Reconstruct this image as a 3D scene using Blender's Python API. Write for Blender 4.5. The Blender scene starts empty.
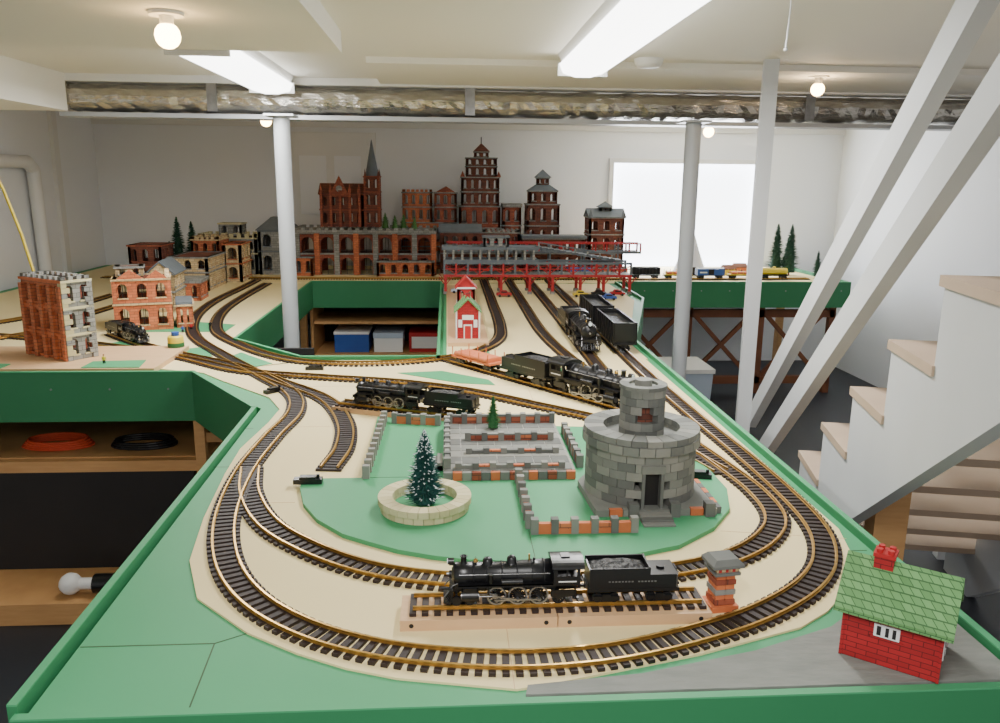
import bpy, math, random
from mathutils import Matrix, Vector
random.seed(7)
C=bpy.context.collection
# ---------------------------------------------------------------- camera
p=math.radians(12.7); psi=math.radians(3.9); roll=math.radians(0.6)
F=Vector((math.sin(psi)*math.cos(p),math.cos(psi)*math.cos(p),-math.sin(p)))
R=Vector((math.cos(psi),-math.sin(psi),0)); U=R.cross(F)
R2=R*math.cos(roll)+U*math.sin(roll); U2=-R*math.sin(roll)+U*math.cos(roll)
cam=bpy.data.cameras.new('camera'); co=bpy.data.objects.new('camera',cam); C.objects.link(co)
co.matrix_world=Matrix(((R2.x,U2.x,-F.x,0),(R2.y,U2.y,-F.y,0),(R2.z,U2.z,-F.z,1.65),(0,0,0,1)))
cam.lens=28.8; cam.clip_start=.01; bpy.context.scene.camera=co

# ---------------------------------------------------------------- materials
def lin(c): return tuple(((v/255)/12.92 if v/255<.04045 else ((v/255+.055)/1.055)**2.4) for v in c)+(1,)
def base(name,rgb,rough=.6,metal=0):
    m=bpy.data.materials.new(name); m.use_nodes=True
    b=m.node_tree.nodes['Principled BSDF']; b.inputs['Base Color'].default_value=lin(rgb)
    b.inputs['Roughness'].default_value=rough; b.inputs['Metallic'].default_value=metal
    return m,m.node_tree.nodes,m.node_tree.links,b
def noisy(name,rgb,rgb2=None,scale=8,rough=.6,metal=0,bump=0,stretch=(1,1,1)):
    m,N,K,b=base(name,rgb,rough,metal)
    rgb2=rgb2 or tuple(int(v*.85) for v in rgb)
    t=N.new('ShaderNodeTexCoord'); mp=N.new('ShaderNodeMapping'); mp.inputs['Scale'].default_value=stretch
    n=N.new('ShaderNodeTexNoise'); n.inputs['Scale'].default_value=scale; n.inputs['Detail'].default_value=5
    r=N.new('ShaderNodeMix'); r.data_type='RGBA'
    r.inputs[6].default_value=lin(rgb); r.inputs[7].default_value=lin(rgb2)
    K.new(t.outputs['Object'],mp.inputs[0]); K.new(mp.outputs[0],n.inputs['Vector']); K.new(n.outputs[0],r.inputs[0]); K.new(r.outputs[2],b.inputs['Base Color'])
    if bump:
        bp=N.new('ShaderNodeBump'); bp.inputs['Strength'].default_value=bump; bp.inputs['Distance'].default_value=.01
        K.new(n.outputs[0],bp.inputs['Height']); K.new(bp.outputs[0],b.inputs['Normal'])
    return m
def brick(name,c1,c2,mort,bw=.035,rh=.014,ms=.0009,rough=.75):
    m,N,K,b=base(name,c1,rough)
    t=N.new('ShaderNodeTexCoord'); s=N.new('ShaderNodeSeparateXYZ'); a=N.new('ShaderNodeMath'); a.operation='ADD'
    c=N.new('ShaderNodeCombineXYZ'); br=N.new('ShaderNodeTexBrick')
    K.new(t.outputs['Object'],s.inputs[0]); K.new(s.outputs[0],a.inputs[0]); K.new(s.outputs[1],a.inputs[1])
    K.new(a.outputs[0],c.inputs[0]); K.new(s.outputs[2],c.inputs[1]); K.new(c.outputs[0],br.inputs['Vector'])
    br.inputs['Color1'].default_value=lin(c1); br.inputs['Color2'].default_value=lin(c2); br.inputs['Mortar'].default_value=lin(mort)
    br.inputs['Scale'].default_value=1; br.inputs['Brick Width'].default_value=bw; br.inputs['Row Height'].default_value=rh; br.inputs['Mortar Size'].default_value=ms
    K.new(br.outputs['Color'],b.inputs['Base Color'])
    bp=N.new('ShaderNodeBump'); bp.inputs['Strength'].default_value=.4; bp.inputs['Distance'].default_value=.002; bp.invert=True
    K.new(br.outputs['Fac'],bp.inputs['Height']); K.new(bp.outputs[0],b.inputs['Normal'])
    return m
def emis(name,rgb,st):
    m,N,K,b=base(name,rgb); b.inputs['Emission Color'].default_value=lin(rgb); b.inputs['Emission Strength'].default_value=st; return m
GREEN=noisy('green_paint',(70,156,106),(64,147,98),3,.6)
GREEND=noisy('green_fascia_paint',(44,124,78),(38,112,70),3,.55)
CREAM=noisy('cream_board',(234,216,164),(226,207,152),2.5,.75)
SEAM=noisy('seam_shadow_gap',(60,80,50))
GRAYB=noisy('gray_textured_board',(138,140,134),(110,114,108),60,.8,bump=.4,stretch=(.3,1,1))
TIE=noisy('tie_plastic',(44,27,25),(26,19,19),40,.6)
BRASS=noisy('brass_rail',(206,168,92),(158,120,60),20,.32,.85)
BLK=noisy('black_enamel',(20,20,22),(12,12,14),20,.32)
IRON=noisy('dark_iron',(40,40,42),(24,24,26),30,.45,.5)
STEEL=noisy('bright_steel',(170,170,172),(120,120,124),30,.3,.9)
COAL=noisy('coal',(16,16,17),(34,34,36),90,.5,bump=.6)
WHITEP=noisy('white_wall_paint',(238,240,243),(230,232,236),1.2,.75)
CEILP=noisy('ceiling_paint',(236,233,224),(228,225,216),1.0,.8)
TRIM=noisy('white_trim_paint',(232,232,230),(218,218,216),2,.5)
STAIRP=noisy('stair_white_paint',(204,206,208),(188,190,192),4,.55)
TREADP=noisy('worn_tread_wood',(190,168,146),(166,144,122),6,.6)
FLOORM=noisy('dark_floor_paint',(40,44,52),(28,31,38),3,.5)
WOOD=noisy('pine_wood',(206,160,106),(172,126,78),9,.6,stretch=(1,1,8))
WOODB=noisy('board_wood',(216,180,138),(194,154,112),9,.55,stretch=(1,9,1))
BROWN=noisy('brown_lumber',(132,80,52),(100,58,36),9,.7)
FOIL=noisy('foil_wrap',(226,222,214),(150,144,136),34,.24,.85,bump=1.0,stretch=(.5,1,1.4))
POSTM=noisy('lally_paint',(176,180,184),(160,164,168),2,.4)
BRK_O=brick('orange_blocks',(206,120,78),(178,94,58),(112,74,56))
BRK_R=brick('red_blocks',(160,84,58),(130,62,44),(78,50,42))
BRK_D=brick('dark_brick_blocks',(124,68,50),(94,50,38),(58,42,36))
BRK_T=brick('tan_blocks',(214,190,146),(194,164,118),(126,106,84))
STONE=brick('gray_stone_blocks',(152,152,146),(126,126,120),(78,78,74),.04,.018)
STONES=[noisy('stone_a',(130,132,126),(108,110,104),25,.85),noisy('stone_b',(110,112,108),(92,94,90),25,.85),noisy('stone_c',(146,146,138),(122,122,116),25,.85)]
BLUEG=noisy('slate_gray',(110,118,124),(86,94,100),20,.7)
ORG=noisy('orange_block',(212,120,74),(186,96,56),25,.7)
CRST=noisy('cream_stone',(218,208,166),(194,184,142),25,.8)
CRSTB=noisy('cream_stone_b',(202,192,148),(184,174,130),25,.8)
PAVE=brick('paving_blocks',(150,148,142),(128,128,122),(82,82,78),.05,.05,.0015)
RED=noisy('red_paint',(186,36,38),(158,28,30),10,.5)
REDB=brick('red_clapboard',(168,30,34),(150,24,28),(96,14,18),.03,.0085,.0007)
ROOFG=brick('green_shingle',(112,164,100),(92,142,82),(58,98,56),.014,.009,.0008)
YEL=noisy('yellow_paint',(226,202,60),(204,176,44),10,.5)
BLUE=noisy('blue_paint',(50,90,170),(40,76,150),10,.5)
PALEB=noisy('pale_blue_plastic',(180,192,208),(160,176,194),5,.5)
DKGR=noisy('conifer_green',(34,78,54),(20,54,42),40,.8)
PINEG=noisy('pine_green',(44,112,56),(30,86,42),40)
SHRUB=noisy('shrub_green',(80,130,56),(46,96,40),40)
TEAL=noisy('teal_needles',(30,92,82),(18,62,62),40,.8)
SNOW=noisy('snow_flock',(225,235,235),(200,215,218),40,.8)
TENTW=noisy('tent_canvas',(214,216,222),(196,198,206),10,.8)
TUBE=emis('fluorescent_lens',(250,250,248),8)
BULB=emis('bulb_glow',(255,210,140),32)
GLASS=emis('window_daylight',(238,244,255),6)
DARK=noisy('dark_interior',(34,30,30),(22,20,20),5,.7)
SKIN=noisy('figure_skin',(210,160,130)); 
ORCABLE=noisy('orange_cable_jacket',(214,80,44),(184,62,32))

# ---------------------------------------------------------------- mesh builder
class MB:
    def __init__(s): s.v=[];s.f=[];s.m=[];s.s=[];s.ml=[];s.T=Matrix()
    def mi(s,m):
        if m not in s.ml: s.ml.append(m)
        return s.ml.index(m)
    def add(s,vs,fs,m,sm=False):
        o=len(s.v); s.v+=[s.T@Vector(q) for q in vs]; k=s.mi(m)
        for f in fs: s.f.append([i+o for i in f]); s.m.append(k); s.s.append(sm)
    def para(s,o,u,v,w,m):
        o,u,v,w=map(Vector,(o,u,v,w))
        vs=[o,o+u,o+u+v,o+v,o+w,o+u+w,o+u+v+w,o+v+w]
        fs=[(0,3,2,1),(4,5,6,7),(0,1,5,4),(1,2,6,5),(2,3,7,6),(3,0,4,7)]
        if u.cross(v).dot(w)<0: fs=[tuple(reversed(f)) for f in fs]
        s.add(vs,fs,m)
    def bx(s,x0,x1,y0,y1,z0,z1,m): s.para((x0,y0,z0),(x1-x0,0,0),(0,y1-y0,0),(0,0,z1-z0),m)
    def ext(s,pts,vec,m):
        n=len(pts); a=[Vector(q) for q in pts]; vec=Vector(vec); nr=Vector((0,0,0))
        for i in range(n): nr+=a[i].cross(a[(i+1)%n])
        if nr.dot(vec)<0: a.reverse()
        s.add(a+[q+vec for q in a],[tuple(reversed(range(n))),tuple(range(n,2*n))],m)
        vs=[];fs=[]
        for i in range(n):
            j=(i+1)%n; k=len(vs); vs+=[a[i],a[j],a[j]+vec,a[i]+vec]; fs.append((k,k+1,k+2,k+3))
        s.add(vs,fs,m)
    def poly(s,p2,z0,z1,m): s.ext([(x,y,z0) for x,y in p2],(0,0,z1-z0),m)
    def cyl(s,a,b,r0,m,r1=None,n=16,cap=True):
        if r1 is None: r1=r0
        a=Vector(a);b=Vector(b); d=(b-a).normalized()
        e=d.orthogonal().normalized(); g=d.cross(e)
        A=[a+(e*math.cos(t)+g*math.sin(t))*r0 for t in [2*math.pi*i/n for i in range(n)]]
        B=[b+(e*math.cos(t)+g*math.sin(t))*r1 for t in [2*math.pi*i/n for i in range(n)]]
        s.add(A+B,[(i,(i+1)%n,n+(i+1)%n,n+i) for i in range(n)],m,True)
        if cap:
            if r0>0: s.add(A,[tuple(reversed(range(n)))],m)
            if r1>0: s.add(B,[tuple(range(n))],m)
    def tube(s,pts,r,m,n=8):
        for i in range(len(pts)-1): s.cyl(pts[i],pts[i+1],r,m,n=n)
        for q in pts[1:-1]: s.ball(q,r,m,6,n)
    def lathe(s,prof,c,m,n=20,ax='z'):
        vs=[];c=Vector(c)
        for r,h in prof:
            for i in range(n):
                t=2*math.pi*i/n; x,y=r*math.cos(t),r*math.sin(t)
                vs.append(c+(Vector((x,y,h)) if ax=='z' else Vector((h,x,y))))
        k=len(prof); s.add(vs,[(j*n+i,j*n+(i+1)%n,(j+1)*n+(i+1)%n,(j+1)*n+i) for j in range(k-1) for i in range(n)],m,True)
    def ball(s,c,r,m,k=8,n=12,sz=1):
        s.lathe([(max(r*math.sin(math.pi*j/k),1e-5),-r*sz*math.cos(math.pi*j/k)) for j in range(k+1)],c,m,n)
    def obj(s,name,loc=(0,0,0),rz=0,sc=1,parent=None):
        me=bpy.data.meshes.new(name); me.from_pydata([tuple(q) for q in s.v],[],s.f)
        for m in s.ml: me.materials.append(m)
        me.polygons.foreach_set('material_index',s.m); me.polygons.foreach_set('use_smooth',s.s); me.update()
        o=bpy.data.objects.new(name,me); C.objects.link(o); o.location=loc; o.rotation_euler[2]=rz; o.scale=(sc,)*3
        if parent: o.parent=parent
        return o

# ---------------------------------------------------------------- room shell
CE=2.15
def simple(name,boxes):
    b=MB()
    for q in boxes: b.bx(*q)
    return b.obj(name)
simple('floor',[(-3,3.6,-1.5,7.3,-.05,0,FLOORM)])
simple('ceiling',[(-3,3.6,1.9,7.3,CE,CE+.08,CEILP),(-3,.7,-1.5,1.9,CE,CE+.08,CEILP),(2.3,3.6,-1.5,1.9,CE,CE+.08,CEILP)])
simple('wall_left',[(-3.1,-3,-1.5,7.4,0,CE+.08,WHITEP)])
simple('wall_right',[(3.6,3.7,-1.5,7.4,0,CE+.08,WHITEP)])
simple('wall_back',[(-3,1.5,7.3,7.4,0,CE+.08,WHITEP),(2.83,3.6,7.3,7.4,0,CE+.08,WHITEP),(1.5,2.83,7.3,7.4,0,.9,WHITEP),(1.5,2.83,7.3,7.4,1.82,CE+.08,WHITEP)])
b=MB(); b.bx(1.5,2.83,7.36,7.38,.9,1.82,GLASS)
for x0,x1,z0,z1 in [(1.46,1.5,.86,1.86),(2.83,2.87,.86,1.86),(1.5,2.83,.86,.9),(1.5,2.83,1.82,1.86)]: b.bx(x0,x1,7.27,7.3,z0,z1,TRIM)
b.obj('window_1')
b=MB(); b.bx(-1.33,-.68,7.26,7.298,0,1.99,TRIM)
for i in range(3):
    for j in range(2):
        x=-1.27+j*.3; z=.15+i*.6
        b.bx(x,x+.23,7.25,7.26,z,z+.5,WHITEP)
for x0,x1,z0,z1 in [(-1.40,-1.33,0,2.05),(-.68,-.61,0,2.05),(-1.33,-.68,1.99,2.05)]: b.bx(x0,x1,7.27,7.298,z0,z1,TRIM)
b.ball((-.74,7.23,1.0),.03,STEEL); b.obj('door_1')
simple('trim_1',[(-3,3.6,7.27,7.298,CE-.06,CE,TRIM)])
simple('trim_2',[(-3,-2.97,6.5,6.58,0,CE,TRIM)])
# soffits
simple('ceiling_soffit',[(-3,-.36,-.5,2.98,CE-.07,CE,CEILP)])
simple('ceiling_band',[(-.33,3.6,3.55,4.3,CE-.025,CE,CEILP)])
simple('wall_soffit_left',[(-3,-1.88,3.0,4.3,CE-.18,CE,CEILP),(-3,-1.88,-.5,3.0,CE-.18,CE-.07,CEILP)])
b=MB()
b.bx(-1.95,3.6,4.3,4.42,CE-.035,CE,TRIM)
# crumpled, rounded foil duct skin
nx=150; prof=[(4.46,CE-.036),(4.36,CE-.045),(4.325,CE-.07),(4.315,CE-.10),(4.33,CE-.135),(4.37,CE-.160),(4.46,CE-.168),(4.75,CE-.168)]
vs=[]
for i in range(nx+1):
    x=-1.9+i*5.49/nx; w=.004*math.sin(i*.9)+random.uniform(-.004,.004)
    for j,(y,z) in enumerate(prof):
        r=random.uniform(-.0045,.0045); vs.append((x,y+w+r,z+(0 if j in(0,) else w*.5+r)))
k=len(prof); b.add(vs,[(i*k+j,i*k+j+1,(i+1)*k+j+1,(i+1)*k+j) for i in range(nx) for j in range(k-1)],FOIL)
b.bx(-1.9,-1.89,4.34,4.75,CE-.165,CE-.036,FOIL)
for x in (-1.2,.1,1.9): b.bx(x,x+.05,4.306,4.312,CE-.17,CE-.03,STEEL)
b.bx(-1.95,3.6,4.36,4.5,CE-.20,CE-.178,POSTM)
b.obj('foil_wrapped_duct')
for nm,x,y in [('steel_post',-.785,4.05),('steel_post.001',1.225,4.05)]:
    b=MB(); b.cyl((0,0,0),(0,0,CE-.2),.039,POSTM,n=24); b.bx(-.07,.07,-.07,.07,CE-.21,CE-.2,POSTM); b.bx(-.07,.07,-.07,.07,0,.01,POSTM); b.obj(nm,(x,y,0))
def fixture(name,x,y0,y1,w=.085):
    b=MB(); L=y1-y0
    b.ext([(-w,0,0),(w,0,0),(w*.8,0,-.04),(-w*.8,0,-.04)],(0,L,0),TRIM)
    b.ext([(-w*.95,.02,-.04),(w*.95,.02,-.04),(w*.8,.02,-.075),(w*.3,.02,-.09),(-w*.3,.02,-.09),(-w*.8,.02,-.075)],(0,L-.04,0),TUBE)
    b.bx(-w,w,0,.02,-.085,-.035,TRIM); b.bx(-w,w,L-.02,L,-.085,-.035,TRIM)
    o=b.obj(name,(x,y0,CE))
    return o
def area(x,y,z,sx,sy,e,col=(1,.98,.95),rot=(0,0,0)):
    l=bpy.data.lights.new('lamp_glow','AREA'); l.shape='RECTANGLE'; l.size=sx; l.size_y=sy; l.energy=e; l.color=col
    o=bpy.data.objects.new('lamp_glow',l); C.objects.link(o); o.location=(x,y,z); o.rotation_euler=rot; return o
fixture('fluorescent_light',-.86,3.0,4.25,.11); area(-.86,3.62,CE-.093,.14,1.1,34)
fixture('fluorescent_light.001',.55,1.85,3.38,.1); area(.55,2.6,CE-.093,.14,1.4,36)
fixture('added_fill_fluorescent',-.1,-.6,.62); area(-.1,0,CE-.093,.12,1.1,32)  # unseen fixture and area light added behind the camera to fill the room
area(2.16,7.35,1.36,1.3,.9,60,(.93,.96,1),(math.radians(-90),0,0))
def bulb(name,x,y,z,e=5,r=.03):
    b=MB(); b.cyl((0,0,.05),(0,0,CE-z if CE-z>.06 else .06),.045,TRIM); b.cyl((0,0,.02),(0,0,.05),.018,TRIM); b.ball((0,0,0),r,BULB); b.obj(name,(x,y,z))
    l=bpy.data.lights.new('bulb_light','POINT'); l.energy=e; l.color=(1,.74,.45); l.shadow_soft_size=.035
    o=bpy.data.objects.new('bulb_light',l); C.objects.link(o); o.location=(x,y,z)
bulb('ceiling_bulb',-.74,2.33,2.02,5,.034); bulb('ceiling_bulb.001',1.68,3.70,2.07,10); bulb('ceiling_bulb.002',-1.27,6.0,2.05,13,.04); bulb('ceiling_bulb.003',1.93,6.0,2.02,13,.04)
b=MB(); b.lathe([(0.0001,-.035),(.045,-.033),(.058,-.02),(.062,0)],(0,0,0),TRIM); b.obj('smoke_detector',(.84,3.46,CE))
b=MB(); b.tube([(0,0,0),(.004,0,-.08),(0,0,-.17)],.002,TRIM,6); b.ball((0,0,-.175),.005,TRIM); b.obj('pull_cord',(.84,2.05,CE))
b=MB(); b.tube([(-1.874,3.45,2.02),(-1.82,3.42,2.015),(-1.795,3.4,1.99),(-1.795,3.4,1.92),(-1.83,3.42,1.885),(-2.2,3.7,1.88)],.032,TRIM,14)
b.cyl((-1.875,3.45,2.02),(-1.845,3.435,2.02),.04,TRIM); b.obj('white_drain_pipe')
b=MB(); b.tube([(-2.94,4.6,1.74),(-2.94,6.0,1.75),(-2.94,6.08,1.70),(-2.94,6.1,.95)],.045,TRIM,14); b.obj('white_plumbing_pipe')
b=MB(); b.tube([(-2.15,3.4,1.92),(-1.98,3.4,1.89),(-1.85,3.4,1.79),(-1.77,3.4,1.6),(-1.72,3.4,1.42),(-1.69,3.4,1.27)],.006,YEL,8); b.obj('yellow_cord')

# ---------------------------------------------------------------- layout table
b=MB(); Z=.9
pieces=[[(-.60,1.04),(.89,1.04),(.89,3.35),(-.62,3.35),(-.62,2.58)],
 [(-2.97,3.1),(-.98,3.1),(-.62,2.62),(-.62,3.35),(-1.0,3.76),(-2.97,3.76)],
 [(-2.97,3.76),(-1.0,3.76),(-1.0,5.97),(-2.97,5.97)],[(-.03,3.35),(.89,3.35),(.89,3.7),(1.27,5.1),(1.27,5.97),(-.03,5.97)],
 [(-2.97,5.97),(3.10,5.97),(3.10,7.22),(-2.97,7.22)]]
for q in pieces: b.poly(q,Z-.02,Z,GREEN)
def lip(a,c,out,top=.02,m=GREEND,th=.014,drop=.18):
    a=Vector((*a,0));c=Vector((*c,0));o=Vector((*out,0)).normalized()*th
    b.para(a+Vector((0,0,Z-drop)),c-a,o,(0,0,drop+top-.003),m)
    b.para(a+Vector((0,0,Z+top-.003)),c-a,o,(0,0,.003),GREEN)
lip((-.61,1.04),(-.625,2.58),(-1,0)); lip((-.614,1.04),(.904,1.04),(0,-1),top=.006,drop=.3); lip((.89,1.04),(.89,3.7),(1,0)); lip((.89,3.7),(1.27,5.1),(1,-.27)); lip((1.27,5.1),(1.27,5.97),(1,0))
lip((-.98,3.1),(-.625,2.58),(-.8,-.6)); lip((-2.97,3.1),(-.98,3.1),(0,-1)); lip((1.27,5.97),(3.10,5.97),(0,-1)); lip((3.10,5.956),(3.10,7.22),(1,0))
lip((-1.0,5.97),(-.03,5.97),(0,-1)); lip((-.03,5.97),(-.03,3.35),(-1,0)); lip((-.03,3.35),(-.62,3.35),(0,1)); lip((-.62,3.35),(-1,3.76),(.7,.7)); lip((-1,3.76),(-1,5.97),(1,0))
def strip(x0,y0,x1,y1,w,z,h=.0005,m=SEAM):
    d=Vector((x1-x0,y1-y0,0)); nn=Vector((-d.y,d.x,0)).normalized()*w
    b.para(Vector((x0,y0,z))-nn/2,d,nn,(0,0,h),m)
for q in [(-.6,1.215,-.385,1.215),(-.385,1.215,-.375,1.05),(-.385,1.215,-.335,1.245),(-.62,2.06,-.575,2.06),(.83,1.5,.88,1.5),(-.62,2.4,-.595,2.4)]: strip(*q,.0022,Z)
for k in range(8):
    b.cyl((-2.4+k*.22,3.083,Z-.05),(-2.4+k*.22,3.086,Z-.05),.004,STEEL,n=8); b.cyl((1.5+k*.22,5.953,Z-.05),(1.5+k*.22,5.956,Z-.05),.005,STEEL,n=8)
cream=[(.103,1.063),(-.079,1.10),(-.16,1.13),(-.244,1.175),(-.338,1.24),(-.456,1.36),(-.515,1.51),(-.548,1.72),(-.575,2.0),(-.585,2.2),(-.56,2.45),(-.555,2.6),(-.62,2.75),(-.85,3.0),(-.95,3.12),(-.6,3.34),(.0,3.34),(.86,3.34),(.865,2.6),(.868,1.9),(.868,1.6),(.82,1.42),(.758,1.34),(.68,1.26),(.608,1.21),(.409,1.14),(.144,1.07)]
b.poly(cream,Z,Z+.004,CREAM)
b.poly([(-2.9,3.45),(-1.15,3.2),(-.95,3.125),(-.63,3.3),(-1.02,3.74),(-1.02,5.95),(-2.9,5.95)],Z,Z+.004,CREAM)
b.poly([(.0,3.34),(.87,3.34),(.87,3.7),(1.22,5.1),(1.22,5.95),(.0,5.95)],Z,Z+.0041,CREAM)
b.poly([(-2.9,5.95),(3.05,6.02),(3.05,7.2),(-2.9,7.2)],Z,Z+.004,CREAM)
b.poly([(.115,1.045),(.12,1.068),(.3,1.088),(.5,1.14),(.66,1.205),(.78,1.3),(.885,1.36),(.885,1.045)],Z,Z+.007,GRAYB)
for q in [[(-.195,3.10),(-.02,3.13),(.16,2.98),(.18,2.90),(.05,2.93)],[(-1.62,3.58),(-1.35,3.52),(-1.3,3.66),(-1.5,3.78)],[(-1.5,4.0),(-1.1,4.0),(-1.1,4.2),(-1.5,4.35)],[(.1,3.35),(.19,3.35),(.19,3.5),(.1,3.5)],[(.36,3.3),(.46,3.2),(.5,3.05),(.42,3.0),(.33,3.15)],[(-1.3,3.5),(-1.0,3.42),(-1.1,3.62)],[(-.97,3.28),(-.8,3.2),(-.72,3.28),(-.9,3.5)]]:
    b.poly(q,Z+.004,Z+.006,GREEN)
for q in [(-.55,1.8,-.36,1.8),(.1,1.063,.1,1.44),(-.57,2.4,-.34,2.4),(.3,2.4,.3,3.3),(-.6,2.9,.86,2.9),(.6,1.6,.86,1.55)]: strip(*q,.0012,Z+.004,.0004,WOODB)
plat=[(-.217,1.93),(-.362,1.93),(-.36,1.87),(-.335,1.77),(-.29,1.68),(-.223,1.60),(-.165,1.56),(-.102,1.52),(-.03,1.49),(.04,1.47),(.178,1.452),(.26,1.455),(.343,1.466),(.482,1.515),(.585,1.6),(.655,1.70),(.69,1.82),(.69,1.95),(.665,2.1),(.55,2.28),(.42,2.34),(.13,2.375),(-.22,2.47)]
b.poly(plat,Z+.004,Z+.014,GREEN)
for q in [(.175,1.455,.175,1.6),(-.217,1.93,-.01,1.93)]: strip(*q,.0015,Z+.014)
b.bx(-.58,.87,1.07,1.11,Z-.12,Z-.02,WOOD); b.bx(-.58,-.54,1.11,3.2,Z-.12,Z-.02,WOOD); b.bx(.83,.87,1.11,5.9,Z-.12,Z-.02,WOOD)
for x,y in [(-.55,1.12),(.8,1.12),(-.55,2.6),(.8,3.3),(-.55,3.25),(0.02,5.9),(-1.08,5.9),(-2.8,3.3),(-1.06,3.3),(-1.08,3.85),(.82,5.7),(3.02,7.0)]: b.bx(x,x+.04,y,y+.09,0,Z-.02,WOOD)
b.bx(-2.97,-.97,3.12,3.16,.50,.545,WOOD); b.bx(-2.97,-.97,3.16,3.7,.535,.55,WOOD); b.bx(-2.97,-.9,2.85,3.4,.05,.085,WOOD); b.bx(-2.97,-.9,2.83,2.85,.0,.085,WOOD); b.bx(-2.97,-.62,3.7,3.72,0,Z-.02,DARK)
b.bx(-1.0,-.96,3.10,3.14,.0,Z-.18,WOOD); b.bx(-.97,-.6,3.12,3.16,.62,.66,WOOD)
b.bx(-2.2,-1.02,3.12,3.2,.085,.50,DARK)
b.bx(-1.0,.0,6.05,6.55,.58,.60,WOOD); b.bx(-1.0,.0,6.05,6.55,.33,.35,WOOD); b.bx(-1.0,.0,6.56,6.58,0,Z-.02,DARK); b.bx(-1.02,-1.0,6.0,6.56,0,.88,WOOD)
for i in range(4):
    x=1.3+i*.58; b.bx(x,x+.05,6.1,6.15,0,.88,BROWN)
    if i<3:
        b.para((x+.04,6.11,.1),(.52,0,.55),(0,.03,0),(0,0,.045),BROWN); b.para((x+.04,6.115,.65),(.52,0,-.55),(0,.03,0),(0,0,.045),BROWN)
b.bx(1.3,3.08,6.1,6.15,.62,.68,BROWN); b.bx(1.3,3.08,6.1,6.15,.08,.14,BROWN)
b.obj('train_layout_table')
# stored stuff
b=MB(); b.bx(0,.26,0,.3,0,.14,BLUE); b.bx(-.005,.265,-.005,.305,.14,.16,TRIM); b.obj('storage_box',(-.86,6.1,.351))
b=MB(); b.bx(0,.22,0,.3,0,.13,TRIM); b.bx(-.005,.225,-.005,.305,.11,.15,PALEB); b.obj('storage_box.001',(-.56,6.1,.351))
b=MB(); b.bx(0,.24,0,.3,0,.15,RED); b.bx(.02,.22,-.006,0,.03,.12,TRIM); b.obj('storage_box.002',(-.29,6.1,.351))
b=MB(); b.ext([(0.02,0,0),(.33,0,0),(.35,0,.36),(0,0,.36)],(0,.4,0),PALEB); b.bx(-.01,.36,-.01,.41,.36,.39,TRIM); b.obj('storage_tote',(1.5,5.3,0))
b=MB()
for k in range(4): b.tube([(.14*math.cos(t)*(1-k*.06),.07*math.sin(t),.006+k*.009) for t in [i*math.pi/10 for i in range(21)]],.006,ORCABLE,6)
b.obj('coiled_orange_cable',(-1.62,3.30,.551))
b=MB()
for k in range(3): b.tube([(.13*math.cos(t)*(1-k*.06),.07*math.sin(t),.006+k*.010) for t in [i*math.pi/10 for i in range(21)]],.007,BLK,6)
b.obj('coiled_black_cable',(-1.27,3.30,.551))
b=MB(); b.cyl((0.03,0,.045),(.09,.0,.045),.022,TRIM,n=20); b.cyl((.09,0,.045),(.2,0,.045),.036,BLK,n=20); b.cyl((.2,0,.045),(.25,0,.045),.045,BLK,n=20); b.ball((0,0,.045),.042,TRIM); b.obj('pipe_fitting',(-1.44,2.90,.086))

# ---------------------------------------------------------------- stairs
def stairs():
    b=MB(); rise=.18; run=.263
    nz=lambda s:1.48-rise/run*s
    for y0 in (-.035,-.86):
        pts=[]
        k0,k1=-4,7
        for k in range(k0,k1+1):
            pts+= [((k-1)*run,1.456-rise*k),(k*run,1.456-rise*k)]
        pts+=[((k1)*run,0.0)]
        low=[(k1*run-.25,0.0),((k0-1)*run,nz((k0-1)*run)-.43)]
        pts=pts+low
        b.ext([(x,y0,z) for x,z in pts],(0,.035,0),STAIRP)
    for k in range(-4,8):
        b.bx((k-1)*run-.005,k*run+.015,-.88,.006,1.457-rise*k,1.479-rise*k,TREADP)
    for off,w in ((.43,.10),(.15,.10)):
        s0,s1=-.55 if off>.3 else -.9,1.97
        b.ext([(s0,.0,nz(s0)+off),(s1,.0,nz(s1)+off),(s1,.0,nz(s1)+off+w),(s0,.0,nz(s0)+off+w)],(0,.035,0),STAIRP)
    s0,s1=-.55,1.93
    b.ext([(s0,-.9,nz(s0)+.42),(s1,-.9,nz(s1)+.42),(s1,-.9,nz(s1)+.53),(s0,-.9,nz(s0)+.53)],(0,.035,0),STAIRP)
    b.bx(1.92,1.965,.035,.095,0,CE,STAIRP)
    b.bx(1.93,1.99,-.9,-.83,0,1.0,STAIRP)
    b.bx(.50,.585,-.17,-.085,0,1.02,WOOD)
    b.obj('basement_staircase',(.974,1.5,0),math.atan2(.975,.2215))
stairs()

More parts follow.
